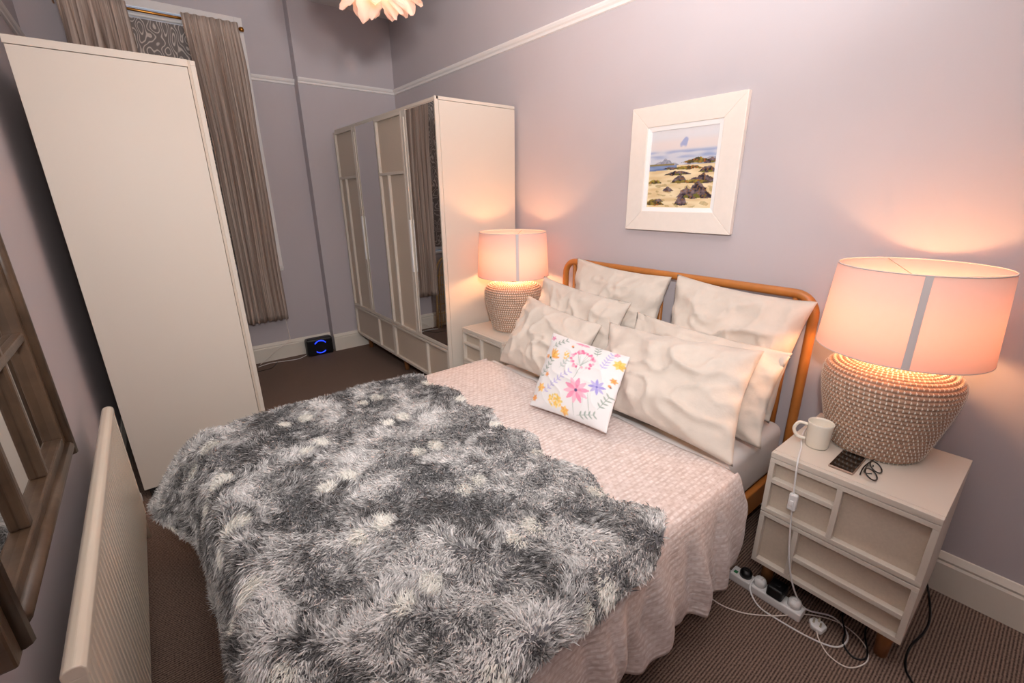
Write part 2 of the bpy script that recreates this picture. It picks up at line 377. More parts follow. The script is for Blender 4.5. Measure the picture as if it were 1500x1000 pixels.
MB().box(WXF+.012, WXB, WY0, WY1, WZT-.02, WZT).build('top_panel', 'cream', wd, bevel=.002)
MB().box(WXF+.03, WXB, WY0+.02, WY1-.02, WZB, WZB+.02).build('bottom_panel', 'cream', wd)
MB().box(WXB-.012, WXB, WY0+.02, WY1-.02, WZB+.02, WZT-.022).build('back_panel', 'panel', wd)
MB().box(WXF-.0, WXF+.028, WY0, WY0+.012, WZB, WZT).build('front_edge', 'cream', wd, bevel=.002)
dw = (WY1-WY0-.012)/4; YD = [WY0+.012+dw*i for i in range(5)]; ZD = .475
for i in (3, 1):      # panelled doors
    a, b = YD[i]+.002, YD[i+1]-.002; ys = b-(b-a)*.36
    framed(wd, 'panel_door', WXF+.022, a, b, ZD+.004, WZT-.024, [(ys, ZD+.026, 1.755)], [(1.765, a+.022, b-.022)])
for i in (2, 0):      # mirrored doors
    a, b = YD[i]+.002, YD[i+1]-.002
    d = MB().box(WXF+.006, WXF+.026, a, b, ZD+.004, WZT-.024).build('mirror_door', 'cream', wd)
    MB().box(WXF-.0, WXF+.006, b-.075, b, ZD+.004, WZT-.024).build('stile', 'cream', d, bevel=.002)
    MB().box(WXF-.0, WXF+.006, a, b-.075, ZD+.004, ZD+.034).build('rail', 'cream', d, bevel=.002)
    MB().box(WXF-.008, WXF, b-.050, b-.028, ZD+.05, WZT-.07).build('stile_bead', 'cream', d, bevel=.002)
    MB().box(WXF-.016, WXF-.008, b-.052, b-.026, 1.02, 1.42).build('handle', 'white', d, bevel=.003)
    MB().box(WXF+.002, WXF+.005, a+.004, b-.077, ZD+.036, WZT-.03).build('mirror_glass', 'mirror', d)
for i in (2, 0):      # wide drawers under the doors
    a, b = YD[i]+.002, YD[i+2]-.002
    framed(wd, 'drawer', WXF+.022, a, b, WZB+.004, ZD-.002, [(a+(b-a)*.36, WZB+.026, ZD-.024)], [])
for y in (WY0+.1, (WY0+WY1)/2, WY1-.1):
    for x in (WXF+.10, WXB-.08): MB().lathe([(.022, 0), (.03, WZB)], 14, (x, y, 0), True, True).build('leg', 'oak', wd, smooth=True)

# ------------------------------------------------------------------ tall cabinet on the left
lw = thing('wardrobe', 'tall glossy cream wardrobe in front of the window beside the radiator', 'wardrobe', (-2.28, 3.4, 0), 'cream wardrobes')
LX0, LX1, LY0, LY1, LZT = -2.60, -1.985, 2.92, 3.92, 2.235
MB().box(LX0, LX1, LY0, LY0+.02, .06, LZT-.034).build('side_panel', 'cream', lw, bevel=.0015)
MB().box(LX0, LX1, LY1-.02, LY1, .06, LZT-.034).build('side_panel', 'cream', lw, bevel=.0015)
MB().box(LX0-.004, LX1+.004, LY0-.003, LY1, LZT-.032, LZT).build('top_panel', 'cream', lw, bevel=.002)
MB().box(LX0, LX1, LY0+.02, LY1-.02, .06, .08).build('bottom_panel', 'cream', lw)
MB().box(LX0, LX0+.012, LY0+.02, LY1-.02, .08, LZT-.034).build('back_panel', 'panel', lw)
MB().box(LX0+.02, LX1-.02, LY0+.01, LY1-.01, 0, .06).build('plinth', 'dark', lw)
for a, b in ((LY0, (LY0+LY1)/2-.002), ((LY0+LY1)/2+.002, LY1)):
    framed(lw, 'panel_door', LX1+.014, a, b, .34, LZT-.002, [(a+(b-a)*.36, .362, 1.75)], [(1.76, a+.022, b-.022)], face=1, th=.012)
    framed(lw, 'drawer', LX1+.014, a, b, .065, .335, [], [], face=1, th=.012)

# ------------------------------------------------------------------ radiator
rd = thing('radiator', 'cream ribbed panel radiator low on the wall under the mirror', 'radiator', (-2.62, 1.85, 0))
RY0, RY1, RX, RB, RT = 1.03, 2.50, -2.578, .17, .735
npz = int((RY1-RY0)/.0333)
def flute(u, v):
    y = RY0+.02+(RY1-RY0-.04)*u; ph = (y-RY0)/.0333*2*math.pi
    e = smoothstep(0, .06, v)*smoothstep(1, .94, v)
    return (RX+.001-.011*e*smoothstep(-.45, -.9, math.cos(ph)), y, RB+(RT-.03-RB)*v)
MB().grid(flute, npz*16, 12).build('front_panel', 'rad', rd, smooth=True)
MB().box(RX-.032, RX-.012, RY0+.01, RY1-.01, RB+.01, RT-.04).build('rear_panel', 'rad', rd, bevel=.006)
MB().prism([(RX-.036, RT-.03), (RX-.036, RT-.012), (RX-.028, RT-.003), (RX-.014, RT), (RX-.002, RT-.004), (RX+.004, RT-.014), (RX+.004, RT-.032), (RX-.002, RT-.034)], 'y', RY0, RY1).build('top_cap', 'rad', rd, bevel=.003)
MB().box(RX-.034, RX+.002, RY0, RY0+.012, RB, RT-.03).build('side_cap', 'rad', rd, bevel=.003); MB().box(RX-.034, RX+.002, RY1-.012, RY1, RB, RT-.03).build('side_cap', 'rad', rd, bevel=.003)
for y in (RY0+.2, RY1-.2): MB().box(XL+.001, RX-.030, y-.012, y+.012, RB+.04, RB+.14).build('bracket', 'rad', rd)
for y, s_ in ((RY1, 1), (RY0, -1)): MB().tube([(RX-.02, y-.01*s_, RB+.03), (RX-.02, y+.04*s_, RB+.03), (RX-.02, y+.05*s_, RB), (RX-.02, y+.05*s_, 0)], .009, 10).build('pipe', 'rad', rd, smooth=True)
MB().lathe([(.012, 0), (.014, .03), (.02, .035), (.02, .075), (.012, .085)], 14, (RX-.02, RY1+.05, RB), True, True).build('valve', 'white', rd, smooth=True)

# ------------------------------------------------------------------ mirror on the left wall
mr = thing('wall_mirror', 'window style mirror with worn brown wooden frame above the radiator', 'mirror', (-2.66, 1.51, .79))
MY0, MY1, MZ0, MZ1 = 1.03, 1.985, .785, 1.98; IY0, IY1, IZ0, IZ1 = 1.13, 1.895, .875, 1.89
MB().box(XL, XL+.012, MY0+.03, MY1-.03, MZ0+.03, MZ1-.03).build('backing', 'dark', mr)
cols = [IY0+(IY1-IY0)*i/3 for i in range(4)]; rws = [IZ0+(IZ1-IZ0)*i/3 for i in range(4)]
for i in range(3):
    for j in range(3): MB().box(XL+.012, XL+.017, cols[i], cols[i+1], rws[j], rws[j+1]).build('pane', 'mirror', mr)
def mould(y0, y1, z0, z1):
    return MB().box(XL+.005, XL+.040, y0, y1, z0, z1)
for q, nme in (((MY0, IY0, MZ0, MZ1), 'frame_stile'), ((IY1, MY1, MZ0, MZ1), 'frame_stile'), ((IY0, IY1, MZ0, IZ0), 'frame_rail'), ((IY0, IY1, IZ1, MZ1), 'frame_rail')):
    o = mould(*q).build(nme, 'mframe', mr, bevel=.006)
    y0, y1, z0, z1 = q
    if nme == 'frame_stile': MB().tube([(XL+.040, (y0+y1)/2, z0+.01), (XL+.040, (y0+y1)/2, z1-.01)], .018, 10).build('moulding', 'mframe', o, smooth=True)
    else: MB().tube([(XL+.040, y0-.02, (z0+z1)/2), (XL+.040, y1+.02, (z0+z1)/2)], .018, 10).build('moulding', 'mframe', o, smooth=True)
for y in cols[1:3]: MB().box(XL+.014, XL+.036, y-.014, y+.014, IZ0, IZ1).build('glazing_bar', 'mframe', mr, bevel=.006)
for z in rws[1:3]: MB().box(XL+.014, XL+.038, IY0, IY1, z-.014, z+.014).build('glazing_bar', 'mframe', mr, bevel=.006)

# ------------------------------------------------------------------ bed
BY0, BY1, MT = .68, 2.18, .545
bed = thing('double_bed', 'double bed with honey bentwood headboard against the wall', 'bed', (-1.1, 1.43, 0))
HX, HZ, HY0, HY1 = -.065, 1.16, .665, 2.205
def arc(cy, cz, a0, a1, r, n=8): return [(HX, cy+r*math.cos(math.radians(a0+(a1-a0)*i/n)), cz+r*math.sin(math.radians(a0+(a1-a0)*i/n))) for i in range(n+1)]
pts = [(HX, HY0, 0), (HX, HY0, .5)]+arc(HY0+.09, HZ-.09, 180, 90, .09)+arc(HY1-.09, HZ-.09, 90, 0, .09)+[(HX, HY1, .5), (HX, HY1, 0)]
MB().tube(pts, .021, 14).build('headboard_hoop', 'bamboo', bed, smooth=True)
for y in (HY0+.085, 1.435, HY1-.085): MB().tube([(HX, y, .30), (HX, y, HZ-.002)], .013, 10).build('spindle', 'bamboo', bed, smooth=True)
MB().box(HX-.02, HX+.015, HY0, HY1, .20, .32).build('head_rail', 'bamboo', bed, bevel=.006)
for y in (HY0, HY1-.03): MB().box(-2.18, HX, y, y+.03, .17, .29).build('side_rail', 'bamboo', bed, bevel=.006)
MB().box(-2.21, -2.18, HY0, HY1, .17, .29).build('foot_rail', 'bamboo', bed, bevel=.006)
for y in (HY0+.03, HY1-.03): MB().tube([(-2.17, y, 0), (-2.17, y, .2)], .024, 12).build('leg', 'bamboo', bed, smooth=True)
MB().box(-2.17, HX-.02, BY0+.02, BY1-.02, .24, .28).build('slat_base', 'oak', bed)
def rbox(x0, x1, y0, y1, z0, z1, r=.05, wob=.0, seed=0.):
    m = MB().box(x0, x1, y0, y1, z0, z1); return m
o = rbox(-2.16, -.10, BY0, BY1, .285, MT).build('mattress', 'sheet'); q = o.modifiers.new('b', 'BEVEL'); q.width = .045; q.segments = 5
o.data.polygons.foreach_set('use_smooth', [True]*6)
tag(o, 'mattress in a pale fitted sheet on the bed frame', 'mattress')
o = rbox(-2.20, -.70, BY0-.035, BY1+.03, MT, MT+.035).build('duvet', 'sheet'); q = o.modifiers.new('b', 'BEVEL'); q.width = .016; q.segments = 4
o.data.polygons.foreach_set('use_smooth', [True]*6)
tag(o, 'white duvet showing as a thin edge under the blush bedspread', 'duvet')

# blush bedspread
CT = MT+.045; CX0, CX1 = -.735, -2.23; CYN, CYF = .615, 2.235
def coverlet():
    nu, nv = 150, 210
    dropn, dropf, dropx = .42, .30, .26
    Ltop = CYF-CYN; tot = dropf+Ltop+dropn
    Lx = (CX0-CX1)+dropx
    uvs = []; R = .05
    def fn(u, v):
        s = u*Lx; t = v*tot
        ex = max(0., s-(CX0-CX1)); x = CX0-min(s, CX0-CX1)
        if t < dropf: dy = dropf-t; y = CYF; sg = 1
        elif t > dropf+Ltop: dy = t-dropf-Ltop; y = CYN; sg = -1
        else: dy = 0; y = CYF-(t-dropf); sg = 0
        z = CT
        if dy > 0:
            hem = 1+.10*nz3(s*3.2, 4.4, sg)+.05*nz3(s*11, 2, sg); dd = dy*hem
            k = smoothstep(0, .35, dd)
            ruff = k*(.030*nz3(s*5.0, dd*1.5, 3.+sg)+.020*math.sin(s*26+2.2*nz3(s*3, dd*3, 7))+.010*math.sin(s*61+3*nz3(s*4, dd*4, 1)))
            y += sg*(R*(1-math.exp(-dd/R*1.2))*.8+.02*k)+sg*ruff
            z -= max(0, dd-R*.25*(1-math.exp(-dd/R)))
            x += .03*k*nz3(s*4, dd*3, 9)
            if s < .12: x += (.12-s)/.12*(.05*k+.02*nz3(dd*9, 3, 3))
        else:
            e = min(t-dropf, dropf+Ltop-t); z -= .010*math.exp(-e/.03)
            z += .006*nz3(x*5, y*5, 2)+.003*nz3(x*16, y*14, 5)
            x += (1-smoothstep(0, .1, s))*(.018*nz3(y*4, 1, 4)+.008*nz3(y*13, 1, 8))
        if ex > 0: x -= .03*(1-math.exp(-ex/.04)); z = min(z, CT-ex)
        if s < .03 and dy == 0: z -= .012*(1-s/.03)
        uvs.append((s, t)); return (x, y, z)
    m = MB().grid(fn, nu, nv); o = m.build('bedspread', 'coverlet', None, smooth=True, solid=.006)
    set_uv(o, lambda i: uvs[i]); return o
tag(coverlet(), 'blush pink crinkled muslin bedspread hanging over the side of the bed', 'bedspread')

# ------------------------------------------------------------------ faux fur throw
def throw():
    root = thing('fur_throw', 'grey mottled faux fur throw with cream spots across the foot of the bed', 'throw', (-1.8, 1.4, CT))
    FT = CT+.016; X1 = -2.265; YN, YFa = .60, 2.24; dn, df, dx = .075, .25, .36
    def head(y): return -1.215+.030*math.sin(y*20.5+.6)+.02*nz3(y*4, 3.3, 1)-.12*smoothstep(.66, .50, y)-.09*smoothstep(2.0, 2.3, y)
    tot = df+(YFa-YN)+dn
    def surf(u, v):
        t = v*tot; sg = 0; dy = 0.
        if t < df: dy = df-t; y = YFa; sg = 1
        elif t > df+YFa-YN: dy = t-df-(YFa-YN); y = YN; sg = -1
        else: y = YFa-(t-df)
        yy = y+sg*dy
        xh = head(yy); s = u*((xh-X1)+dx); x = xh-s; ex = 0.
        if x < X1: ex = X1-x; x = X1
        z = FT+.014*nz3(xh-s, yy*3, 5)+.010*nz3((xh-s)*7, yy*7, 2)
        if dy > 0: y += sg*(.045*(1-math.exp(-dy/.04))); z -= max(0, dy-.012)
        if ex > 0:
            fl = smoothstep(1.85, 2.25, yy)
            x -= .055*(1-math.exp(-ex/.05))+ex*(.14+.42*fl)+.02*nz3(yy*4, ex*3, 6)*smoothstep(0, .2, ex)
            z = min(z, FT-ex*(.93-.15*fl)+.02*math.exp(-ex/.04)-.012)
        return (x, y, z), (xh-s, yy)
    nu, nv = 120, 170; P = np.zeros((nu+1, nv+1, 3)); Q = np.zeros((nu+1, nv+1, 2))
    for i in range(nu+1):
        for j in range(nv+1): P[i, j], Q[i, j] = surf(i/nu, j/nv)
    fs = [(i*(nv+1)+j, i*(nv+1)+j+1, (i+1)*(nv+1)+j+1, (i+1)*(nv+1)+j) for i in range(nu) for j in range(nv)]
    # colour of the pile as a function of the cloth's own coordinates
    def pat(a, b):
        n1 = nz3(a*7.5, b*7.5, 1.7); n2 = nz3(a*19, b*19, 4.1); n3 = nz3(a*2.6, b*3.4, 8.2)
        n5 = nz3(a*44, b*44, 6.6)
        row = .5+.5*math.sin((a+.10)*2*math.pi/.375+.8*nz3(a*3, b*3, 3))
        g = .46+.85*n1+.45*n2+.50*n5+.40*n3+.24*(row-.5)
        g = min(1, max(0, g)); sp = 0.
        for off in (0., .078):
            ai = round((a+1.985-off)/.365); bi = round((b-.855)/.303)
            cx = -1.985+off+ai*.365+.008*nz3(ai*3.1, bi*2.3, off*50); cy = .855+bi*.303+(.012 if off else -.0)+.008*nz3(ai*2.2, bi*5.3, 9)
            d = math.hypot((a-cx)/(.034 if off else .028), (b-cy)/(.040 if off else .034))
            sp = max(sp, smoothstep(1.15, .7, d+.25*nz3(a*60, b*60, 2)))
        return g, sp
    G = np.zeros((nu+1, nv+1)); S_ = np.zeros((nu+1, nv+1)); FL = np.zeros((nu+1, nv+1, 2))
    for i in range(nu+1):
        for j in range(nv+1):
            a, b = Q[i, j]; FL[i, j] = (nz3(a*6, b*6, 11.), nz3(a*6, b*6, 17.))
    dark, lite, cream = np.array(lin((50, 47, 47))), np.array(lin((244, 241, 238))), np.array(lin((250, 247, 238)))
    me = bpy.data.meshes.new('throw_cloth'); off = BASE[root.name]
    me.from_pydata([tuple(q) for q in (P.reshape(-1, 3)-np.array(off))], [], fs); me.update()
    c0 = me.attributes.new('Col', 'FLOAT_COLOR', 'POINT'); cl = np.ones(((nu+1)*(nv+1), 4)); cl[:, :3] = lin((120, 118, 122)); c0.data.foreach_set('color', cl.ravel().astype(np.float32))
    link('backing_cloth', me, 'fur', root, smooth=True, solid=.008)
    # strands
    N = 190000
    u = rng.random(N)*nu; v = rng.random(N)*nv; i = np.minimum(u.astype(int), nu-1); j = np.minimum(v.astype(int), nv-1); fu = (u-i)[:, None]; fv = (v-j)[:, None]
    def bil(A): return A[i, j]*(1-fu)*(1-fv)+A[i+1, j]*fu*(1-fv)+A[i, j+1]*(1-fu)*fv+A[i+1, j+1]*fu*fv
    p = bil(P); q = bil(Q); fl = bil(FL)
    du = P[i+1, j]-P[i, j]; dv = P[i, j+1]-P[i, j]; nrm = np.cross(du, dv); nrm /= np.linalg.norm(nrm, axis=1, keepdims=True)+1e-9
    if nrm[(np.abs(p[:, 2]-FT) < .03)][:, 2].mean() < 0: nrm = -nrm
    tu = du/(np.linalg.norm(du, axis=1, keepdims=True)+1e-9); tv = dv/(np.linalg.norm(dv, axis=1, keepdims=True)+1e-9)
    ang = fl[:, :1]*5.0; flow = tu*np.cos(ang)*.8+tv*(np.sin(ang)*.8+.3)
    jit = rng.normal(0, .33, (N, 3)); Ln = (.024+.010*rng.random(N)+.010*fl[:, 1])[:, None]
    d1 = nrm*.75+flow*.45+jit*.55; d1 /= np.linalg.norm(d1, axis=1, keepdims=True)
    d2 = nrm*.25+flow*.95+jit*.8-np.array([0, 0, .12]); d2 /= np.linalg.norm(d2, axis=1, keepdims=True)
    p1 = p+d1*Ln*.5; p2 = p1+d2*Ln*.6
    side = np.cross(d2, rng.normal(0, 1, (N, 3))); side /= np.linalg.norm(side, axis=1, keepdims=True)+1e-9
    w0 = .0021; V = np.stack([p-side*w0, p+side*w0, p1+side*w0*.95, p1-side*w0*.95, p2], 1).reshape(-1, 3)-np.array(off)
    k = np.arange(N)*5
    loops = np.stack([k, k+1, k+2, k+3, k+3, k+2, k+4], 1).ravel()
    starts = np.stack([np.arange(N)*7, np.arange(N)*7+4], 1).ravel()
    g = np.zeros(N); sp = np.zeros(N)
    for t in range(N): g[t], sp[t] = pat(q[t, 0], q[t, 1])
    g = np.clip(g+rng.normal(0, .24, N), 0, 1)[:, None]; sp = sp[:, None]
    tip = dark*(1-g)+lite*g; root_c = tip*.8+np.array(lin((150, 149, 153)))*.2
    tip = tip*(1-sp)+cream*sp; root_c = root_c*(1-sp)+cream*sp
    C = np.ones((N, 5, 4)); C[:, 0, :3] = root_c; C[:, 1, :3] = root_c; C[:, 2, :3] = tip; C[:, 3, :3] = tip; C[:, 4, :3] = tip*.85+lite*.15
    me = bpy.data.meshes.new('pile'); me.vertices.add(N*5); me.vertices.foreach_set('co', V.ravel().astype(np.float32))
    me.loops.add(N*7); me.loops.foreach_set('vertex_index', loops.astype(np.int32))
    me.polygons.add(N*2); me.polygons.foreach_set('loop_start', starts.astype(np.int32))
    me.update(calc_edges=True); me.validate()
    a = me.attributes.new('Col', 'FLOAT_COLOR', 'POINT'); a.data.foreach_set('color', C.reshape(-1).astype(np.float32))
    o = link('fur_pile', me, 'fur', root, smooth=True); o['kind'] = 'stuff'
throw()

# ------------------------------------------------------------------ pillows
def pillow(name, corners, thick, seed, label, cat, mat='pillow', group='stone cotton pillows on the bed', wr=1.6, n=(64, 50), sag=.075, parts=None):
    TL, TR, BR, BL = [Vector(c) for c in corners]
    nrm = ((BR-TL).cross(TR-BL)).normalized()
    if nrm.x > 0: nrm = -nrm                      # face the room
    if abs(nrm.x) < .05 and nrm.z < 0: nrm = -nrm
    nu, nv = n; cen = (TL+TR+BR+BL)/4
    A = ((TR-TL)+(BR-BL))*.5; B = ((TL-BL)+(TR-BR))*.5
    def pos(u, v, sd):
        # v: 0 bottom, 1 top; sides bow inwards between the corners
        ub = .5+(u-.5)*(1-sag*4*v*(1-v)); vb = .5+(v-.5)*(1-sag*4*u*(1-u))
        p = (BL*(1-ub)+BR*ub)*(1-vb)+(TL*(1-ub)+TR*ub)*vb
        eu = 1-abs(2*u-1)**2.6; ev = 1-abs(2*v-1)**2.6
        h = (max(0, eu)*max(0, ev))**.62
        a, b = u*A.length, v*B.length
        edge = 1-h
        w1 = nz3(a*5+seed, b*9, seed*1.3)*.012+nz3(a*14, b*9+seed, seed)*.006*(.4+edge)
        rid = ((1-abs(nz3(a*4.5+b*3+seed, b*5-a*1.5, seed+3)))**7*.016+(1-abs(nz3(a*8-b*5+seed, b*9+a*3, seed+8)))**9*.011)*(.3+h)
        rad = math.sin(math.atan2(v-.5, u-.5)*15+seed+3*nz3(a*3, b*3, seed))*.006*smoothstep(.55, .2, h)*smoothstep(0, .12, h)
        off = thick*.5*h+(w1*min(1, h*2.5)+rid*h+rad)*wr
        p = p+nrm*(off*sd)
        if h < .15: p = p+nrm*(.010*wr*nz3(a*9, b*9, seed+6))*(1-h/.15)
        return p
    m = MB(); vs = []; idx = {}
    for sd in (1, -1):
        for i in range(nu+1):
            for j in range(nv+1):
                bd = i in (0, nu) or j in (0, nv)
                if sd == -1 and bd: idx[(sd, i, j)] = idx[(1, i, j)]; continue
                idx[(sd, i, j)] = len(vs); vs.append(pos(i/nu, j/nv, sd))
    fs = []
    for sd in (1, -1):
        for i in range(nu):
            for j in range(nv):
                q = (idx[(sd, i, j)], idx[(sd, i+1, j)], idx[(sd, i+1, j+1)], idx[(sd, i, j+1)]); fs.append(q if sd == 1 else q[::-1])
    m.add(vs, fs)
    base = Vector((cen.x, cen.y, min(c.z for c in (TL, TR, BR, BL))))
    o = m.build(name, mat, None, smooth=True)
    if group: tag(o, label, cat, group)
    else: tag(o, label, cat)
    return o, idx, nu, nv
PZ = MT+.012
pillow('pillow', [(-.125, 2.04, 1.20), (-.13, 1.345, 1.165), (-.27, 1.36, .63), (-.27, 2.02, .63)], .17, 1.3, 'beige pillow propped on the headboard beside the left lamp, at the back', 'pillow')
pillow('pillow', [(-.13, 1.315, 1.185), (-.13, .640, 1.150), (-.27, .690, .60), (-.27, 1.29, .63)], .18, 2.7, 'large beige pillow propped on the headboard at its right end', 'pillow')
pillow('pillow', [(-.31, 2.17, 1.085), (-.31, 1.46, 1.03), (-.50, 1.47, .60), (-.50, 2.13, .60)], .12, 4.1, 'beige pillow in the middle layer, its top corner against the left lamp', 'pillow')
pillow('pillow', [(-.31, 1.42, .985), (-.31, .64, .96), (-.50, .625, .585), (-.50, 1.42, .60)], .12, 5.9, 'beige pillow in the middle layer, its crumpled end showing by the right bedside table', 'pillow')
pillow('pillow', [(-.47, 2.14, .985), (-.49, 1.50, .925), (-.74, 1.50, .61), (-.73, 2.12, .60)], .16, 7.2, 'plump beige pillow at the front left behind the floral cushion', 'pillow')
pillow('pillow', [(-.47, 1.47, .945), (-.46, .695, .99), (-.745, .625, .605), (-.74, 1.38, .61)], .17, 9.4, 'wide wrinkled beige pillow at the front right of the bed', 'pillow')

# floral cushion: print painted per vertex in the cloth's own coordinates
def cushion():
    n = (150, 150)
    o, idx, nu, nv = pillow('floral_cushion', [(-.735, 1.63, .905), (-.735, 1.135, .905), (-.945, 1.075, .625), (-1.005, 1.505, .615)], .10, 3.3, 'white cushion printed with pink, yellow and lilac flowers', 'cushion', 'floral', None, wr=.35, n=n, sag=.03)
    C = np.ones((len(o.data.vertices), 4)); base = np.array(lin((228, 225, 224)))
    uu = np.zeros(len(o.data.vertices)); vv = np.zeros(len(o.data.vertices)); front = np.zeros(len(o.data.vertices), bool)
    for (sd, i, j), k in idx.items(): uu[k] = i/nu; vv[k] = j/nv; front[k] |= sd == 1
    col = np.tile(base, (len(uu), 1))
    def blend(mask, rgb, a=1.):
        m = (np.clip(mask, 0, 1)*a)[:, None]; col[:] = col*(1-m)+np.array(lin(rgb))*m
    def dot(x, y, r, rgb, a=1.): blend((r-np.hypot(uu-x, vv-y))/.008+.5, rgb, a)
    def stroke(x0, y0, x1, y1, wd_, rgb, a=.8):
        dx, dy = x1-x0, y1-y0; t = np.clip(((uu-x0)*dx+(vv-y0)*dy)/(dx*dx+dy*dy+1e-9), 0, 1)
        blend((wd_*np.sin(np.pi*np.clip(t, .06, .94))**.5-np.hypot(uu-x0-dx*t, vv-y0-dy*t))/.007+.5, rgb, a)
    def flower(x, y, R, np_, rgb, rgb2, a0=0., wd_=.022):
        for k in range(np_):
            t = a0+2*math.pi*k/np_; stroke(x+.15*R*math.cos(t), y+.15*R*math.sin(t), x+R*math.cos(t), y+R*math.sin(t), wd_, rgb if k % 2 else rgb2, .85)
    def leafy(x0, y0, x1, y1, rgb, k=6):
        stroke(x0, y0, x1, y1, .004, rgb, .7); dx, dy = x1-x0, y1-y0; L = math.hypot(dx, dy); px, py = -dy/L, dx/L
        for q in range(k):
            f = (q+.7)/k
            for s in (-1, 1): stroke(x0+dx*f, y0+dy*f, x0+dx*f+.04*(px*s+.7*dx/L), y0+dy*f+.04*(py*s+.7*dy/L), .009, rgb, .75)
    GR, PK, PK2, YL, YL2, LI, OR = (120, 145, 130), (236, 130, 165), (244, 172, 192), (246, 196, 92), (240, 166, 60), (176, 166, 216), (232, 140, 62)
    leafy(.05, .35, .16, .62, GR, 5); leafy(.10, .80, .26, .95, GR, 4); leafy(.30, .55, .40, .72, (170, 185, 180), 4); leafy(.17, .18, .45, .55, LI, 8)
    leafy(.80, .70, .84, .95, LI, 6); leafy(.66, .06, .86, .14, GR, 4); leafy(.88, .22, .96, .42, GR, 4); leafy(.70, .85, .66, .97, GR, 3)
    stroke(.52, .40, .58, .74, .004, GR, .6); stroke(.62, .05, .57, .28, .004, GR, .6); stroke(.80, .12, .74, .36, .004, GR, .6)
    for k in range(46):                                   # pink umbel
        t = random.random()*6.283; r = .10+.05*random.random(); dot(.56+r*math.cos(t), .74+r*math.sin(t)*.95, .016, random.choice([PK, PK2, (228, 110, 150)]), .9)
    for k in range(10): t = random.random()*6.283; stroke(.555, .66, .56+.09*math.cos(t), .74+.09*math.sin(t), .003, GR, .5)
    for k in range(20): t = random.random()*6.283; r = .05*random.random()**.5; dot(.33+r*math.cos(t), .73+1.3*r*math.sin(t), .010, YL, .8)
    for k in range(50): t = random.random()*6.283; r = .095*random.random()**.5; dot(.36+r*math.cos(t), .14+.8*r*math.sin(t), .014, random.choice([YL, (250, 214, 130), (222, 190, 90)]), .85)
    flower(.60, .34, .145, 10, PK2, PK, .3, .028); dot(.60, .34, .019, (92, 78, 120))
    flower(.815, .47, .090, 8, LI, (150, 140, 214), .2, .017); dot(.815, .47, .012, (120, 110, 190))
    for k in range(5): stroke(.15, .66, .15+.10*math.cos(1.9-.45*k), .66+.12*math.sin(1.9-.45*k), .020, YL if k % 2 else YL2, .85)
    dot(.12, .645, .016, (90, 120, 90)); flower(.12, .24, .055, 6, YL, YL2, .1, .018); flower(.05, .10, .04, 6, OR, YL2, 0, .014); flower(.16, .42, .03, 5, YL2, OR, 0, .011)
    flower(.07, .66, .03, 5, YL2, OR, 0, .011); flower(.95, .84, .06, 7, YL, (222, 180, 60), 0, .020); flower(.95, .62, .035, 6, OR, YL2, 0, .012); flower(.06, .92, .035, 5, PK, (200, 80, 140), 0, .010)
    for k in range(5): stroke(.47, .965, .47+.09*math.cos(.35+.6*k), .965-.03*math.sin(.35+.6*k), .014, PK2 if k % 2 else PK, .8)
    flower(.88, .965, .03, 6, PK2, PK, 0, .012); flower(.50, .06, .05, 6, YL, YL2, .4, .018)
    for x, y in ((.37, .885), (.93, .54)): dot(x, y, .016, OR, .9); dot(x+.012, y-.012, .010, (92, 60, 50), .9)
    col[~front] = np.array(lin((246, 214, 214)))
    C[:, :3] = col; a = o.data.attributes.new('Col', 'FLOAT_COLOR', 'POINT'); a.data.foreach_set('color', C.ravel().astype(np.float32))
cushion()

# ------------------------------------------------------------------ bedside tables
NW, ND, NT, NB = .49, .49, .657, .148
def nightstand(xf, y0, label):
    t = thing('bedside_table', label, 'bedside table', (xf+ND/2, y0+NW/2, 0), 'cream bedside tables')
    xb, y1 = xf+ND, y0+NW
    MB().box(xf+.012, xb, y0, y1, NT-.022, NT).build('top_panel', 'cream', t, bevel=.0015)
    MB().box(xf-.012, xf+.010, y0, y1, NT-.022, NT).build('front_lip', 'cream', t, bevel=.0015)
    for a, b in ((y0, y0+.016), (y1-.016, y1)): MB().box(xf+.024, xb, a, b, NB, NT-.023).build('side_panel', 'cream', t, bevel=.0015)
    MB().box(xf+.024, xb, y0+.016, y1-.016, NB, NB+.016).build('bottom_panel', 'cream', t); MB().box(xb-.01, xb, y0+.016, y1-.016, NB+.016, NT-.023).build('back_panel', 'panel', t)
    zs = NB+.245; x = xf+.014
    yv = y1-NW*.47; zh = zs+.145
    framed(t, 'drawer', x, y0, y1, zs+.002, NT-.024, [(yv, zs+.02, NT-.04)], [(zh, yv+.009, y1-.018)], bar=.018, depth=.026, th=.010)
    yv = y1-NW*.27; zh = NB+.105
    framed(t, 'drawer', x, y0, y1, NB, zs-.002, [(yv, NB+.018, zs-.02)], [(zh, y0+.018, yv-.009)], bar=.018, depth=.026, th=.010)
    for px in (xf+.07, xb-.06):
        for py in (y0+.045, y1-.045): MB().lathe([(.020, 0), (.026, NB)], 14, (px, py, 0), True, True).build('leg', 'oak', t, smooth=True)
    return t
nightstand(-.602, .058, 'cream bedside table with a mug and phone, right of the bed')
nightstand(-.585, 2.262, 'cream bedside table squeezed between the bed and the long wardrobe')

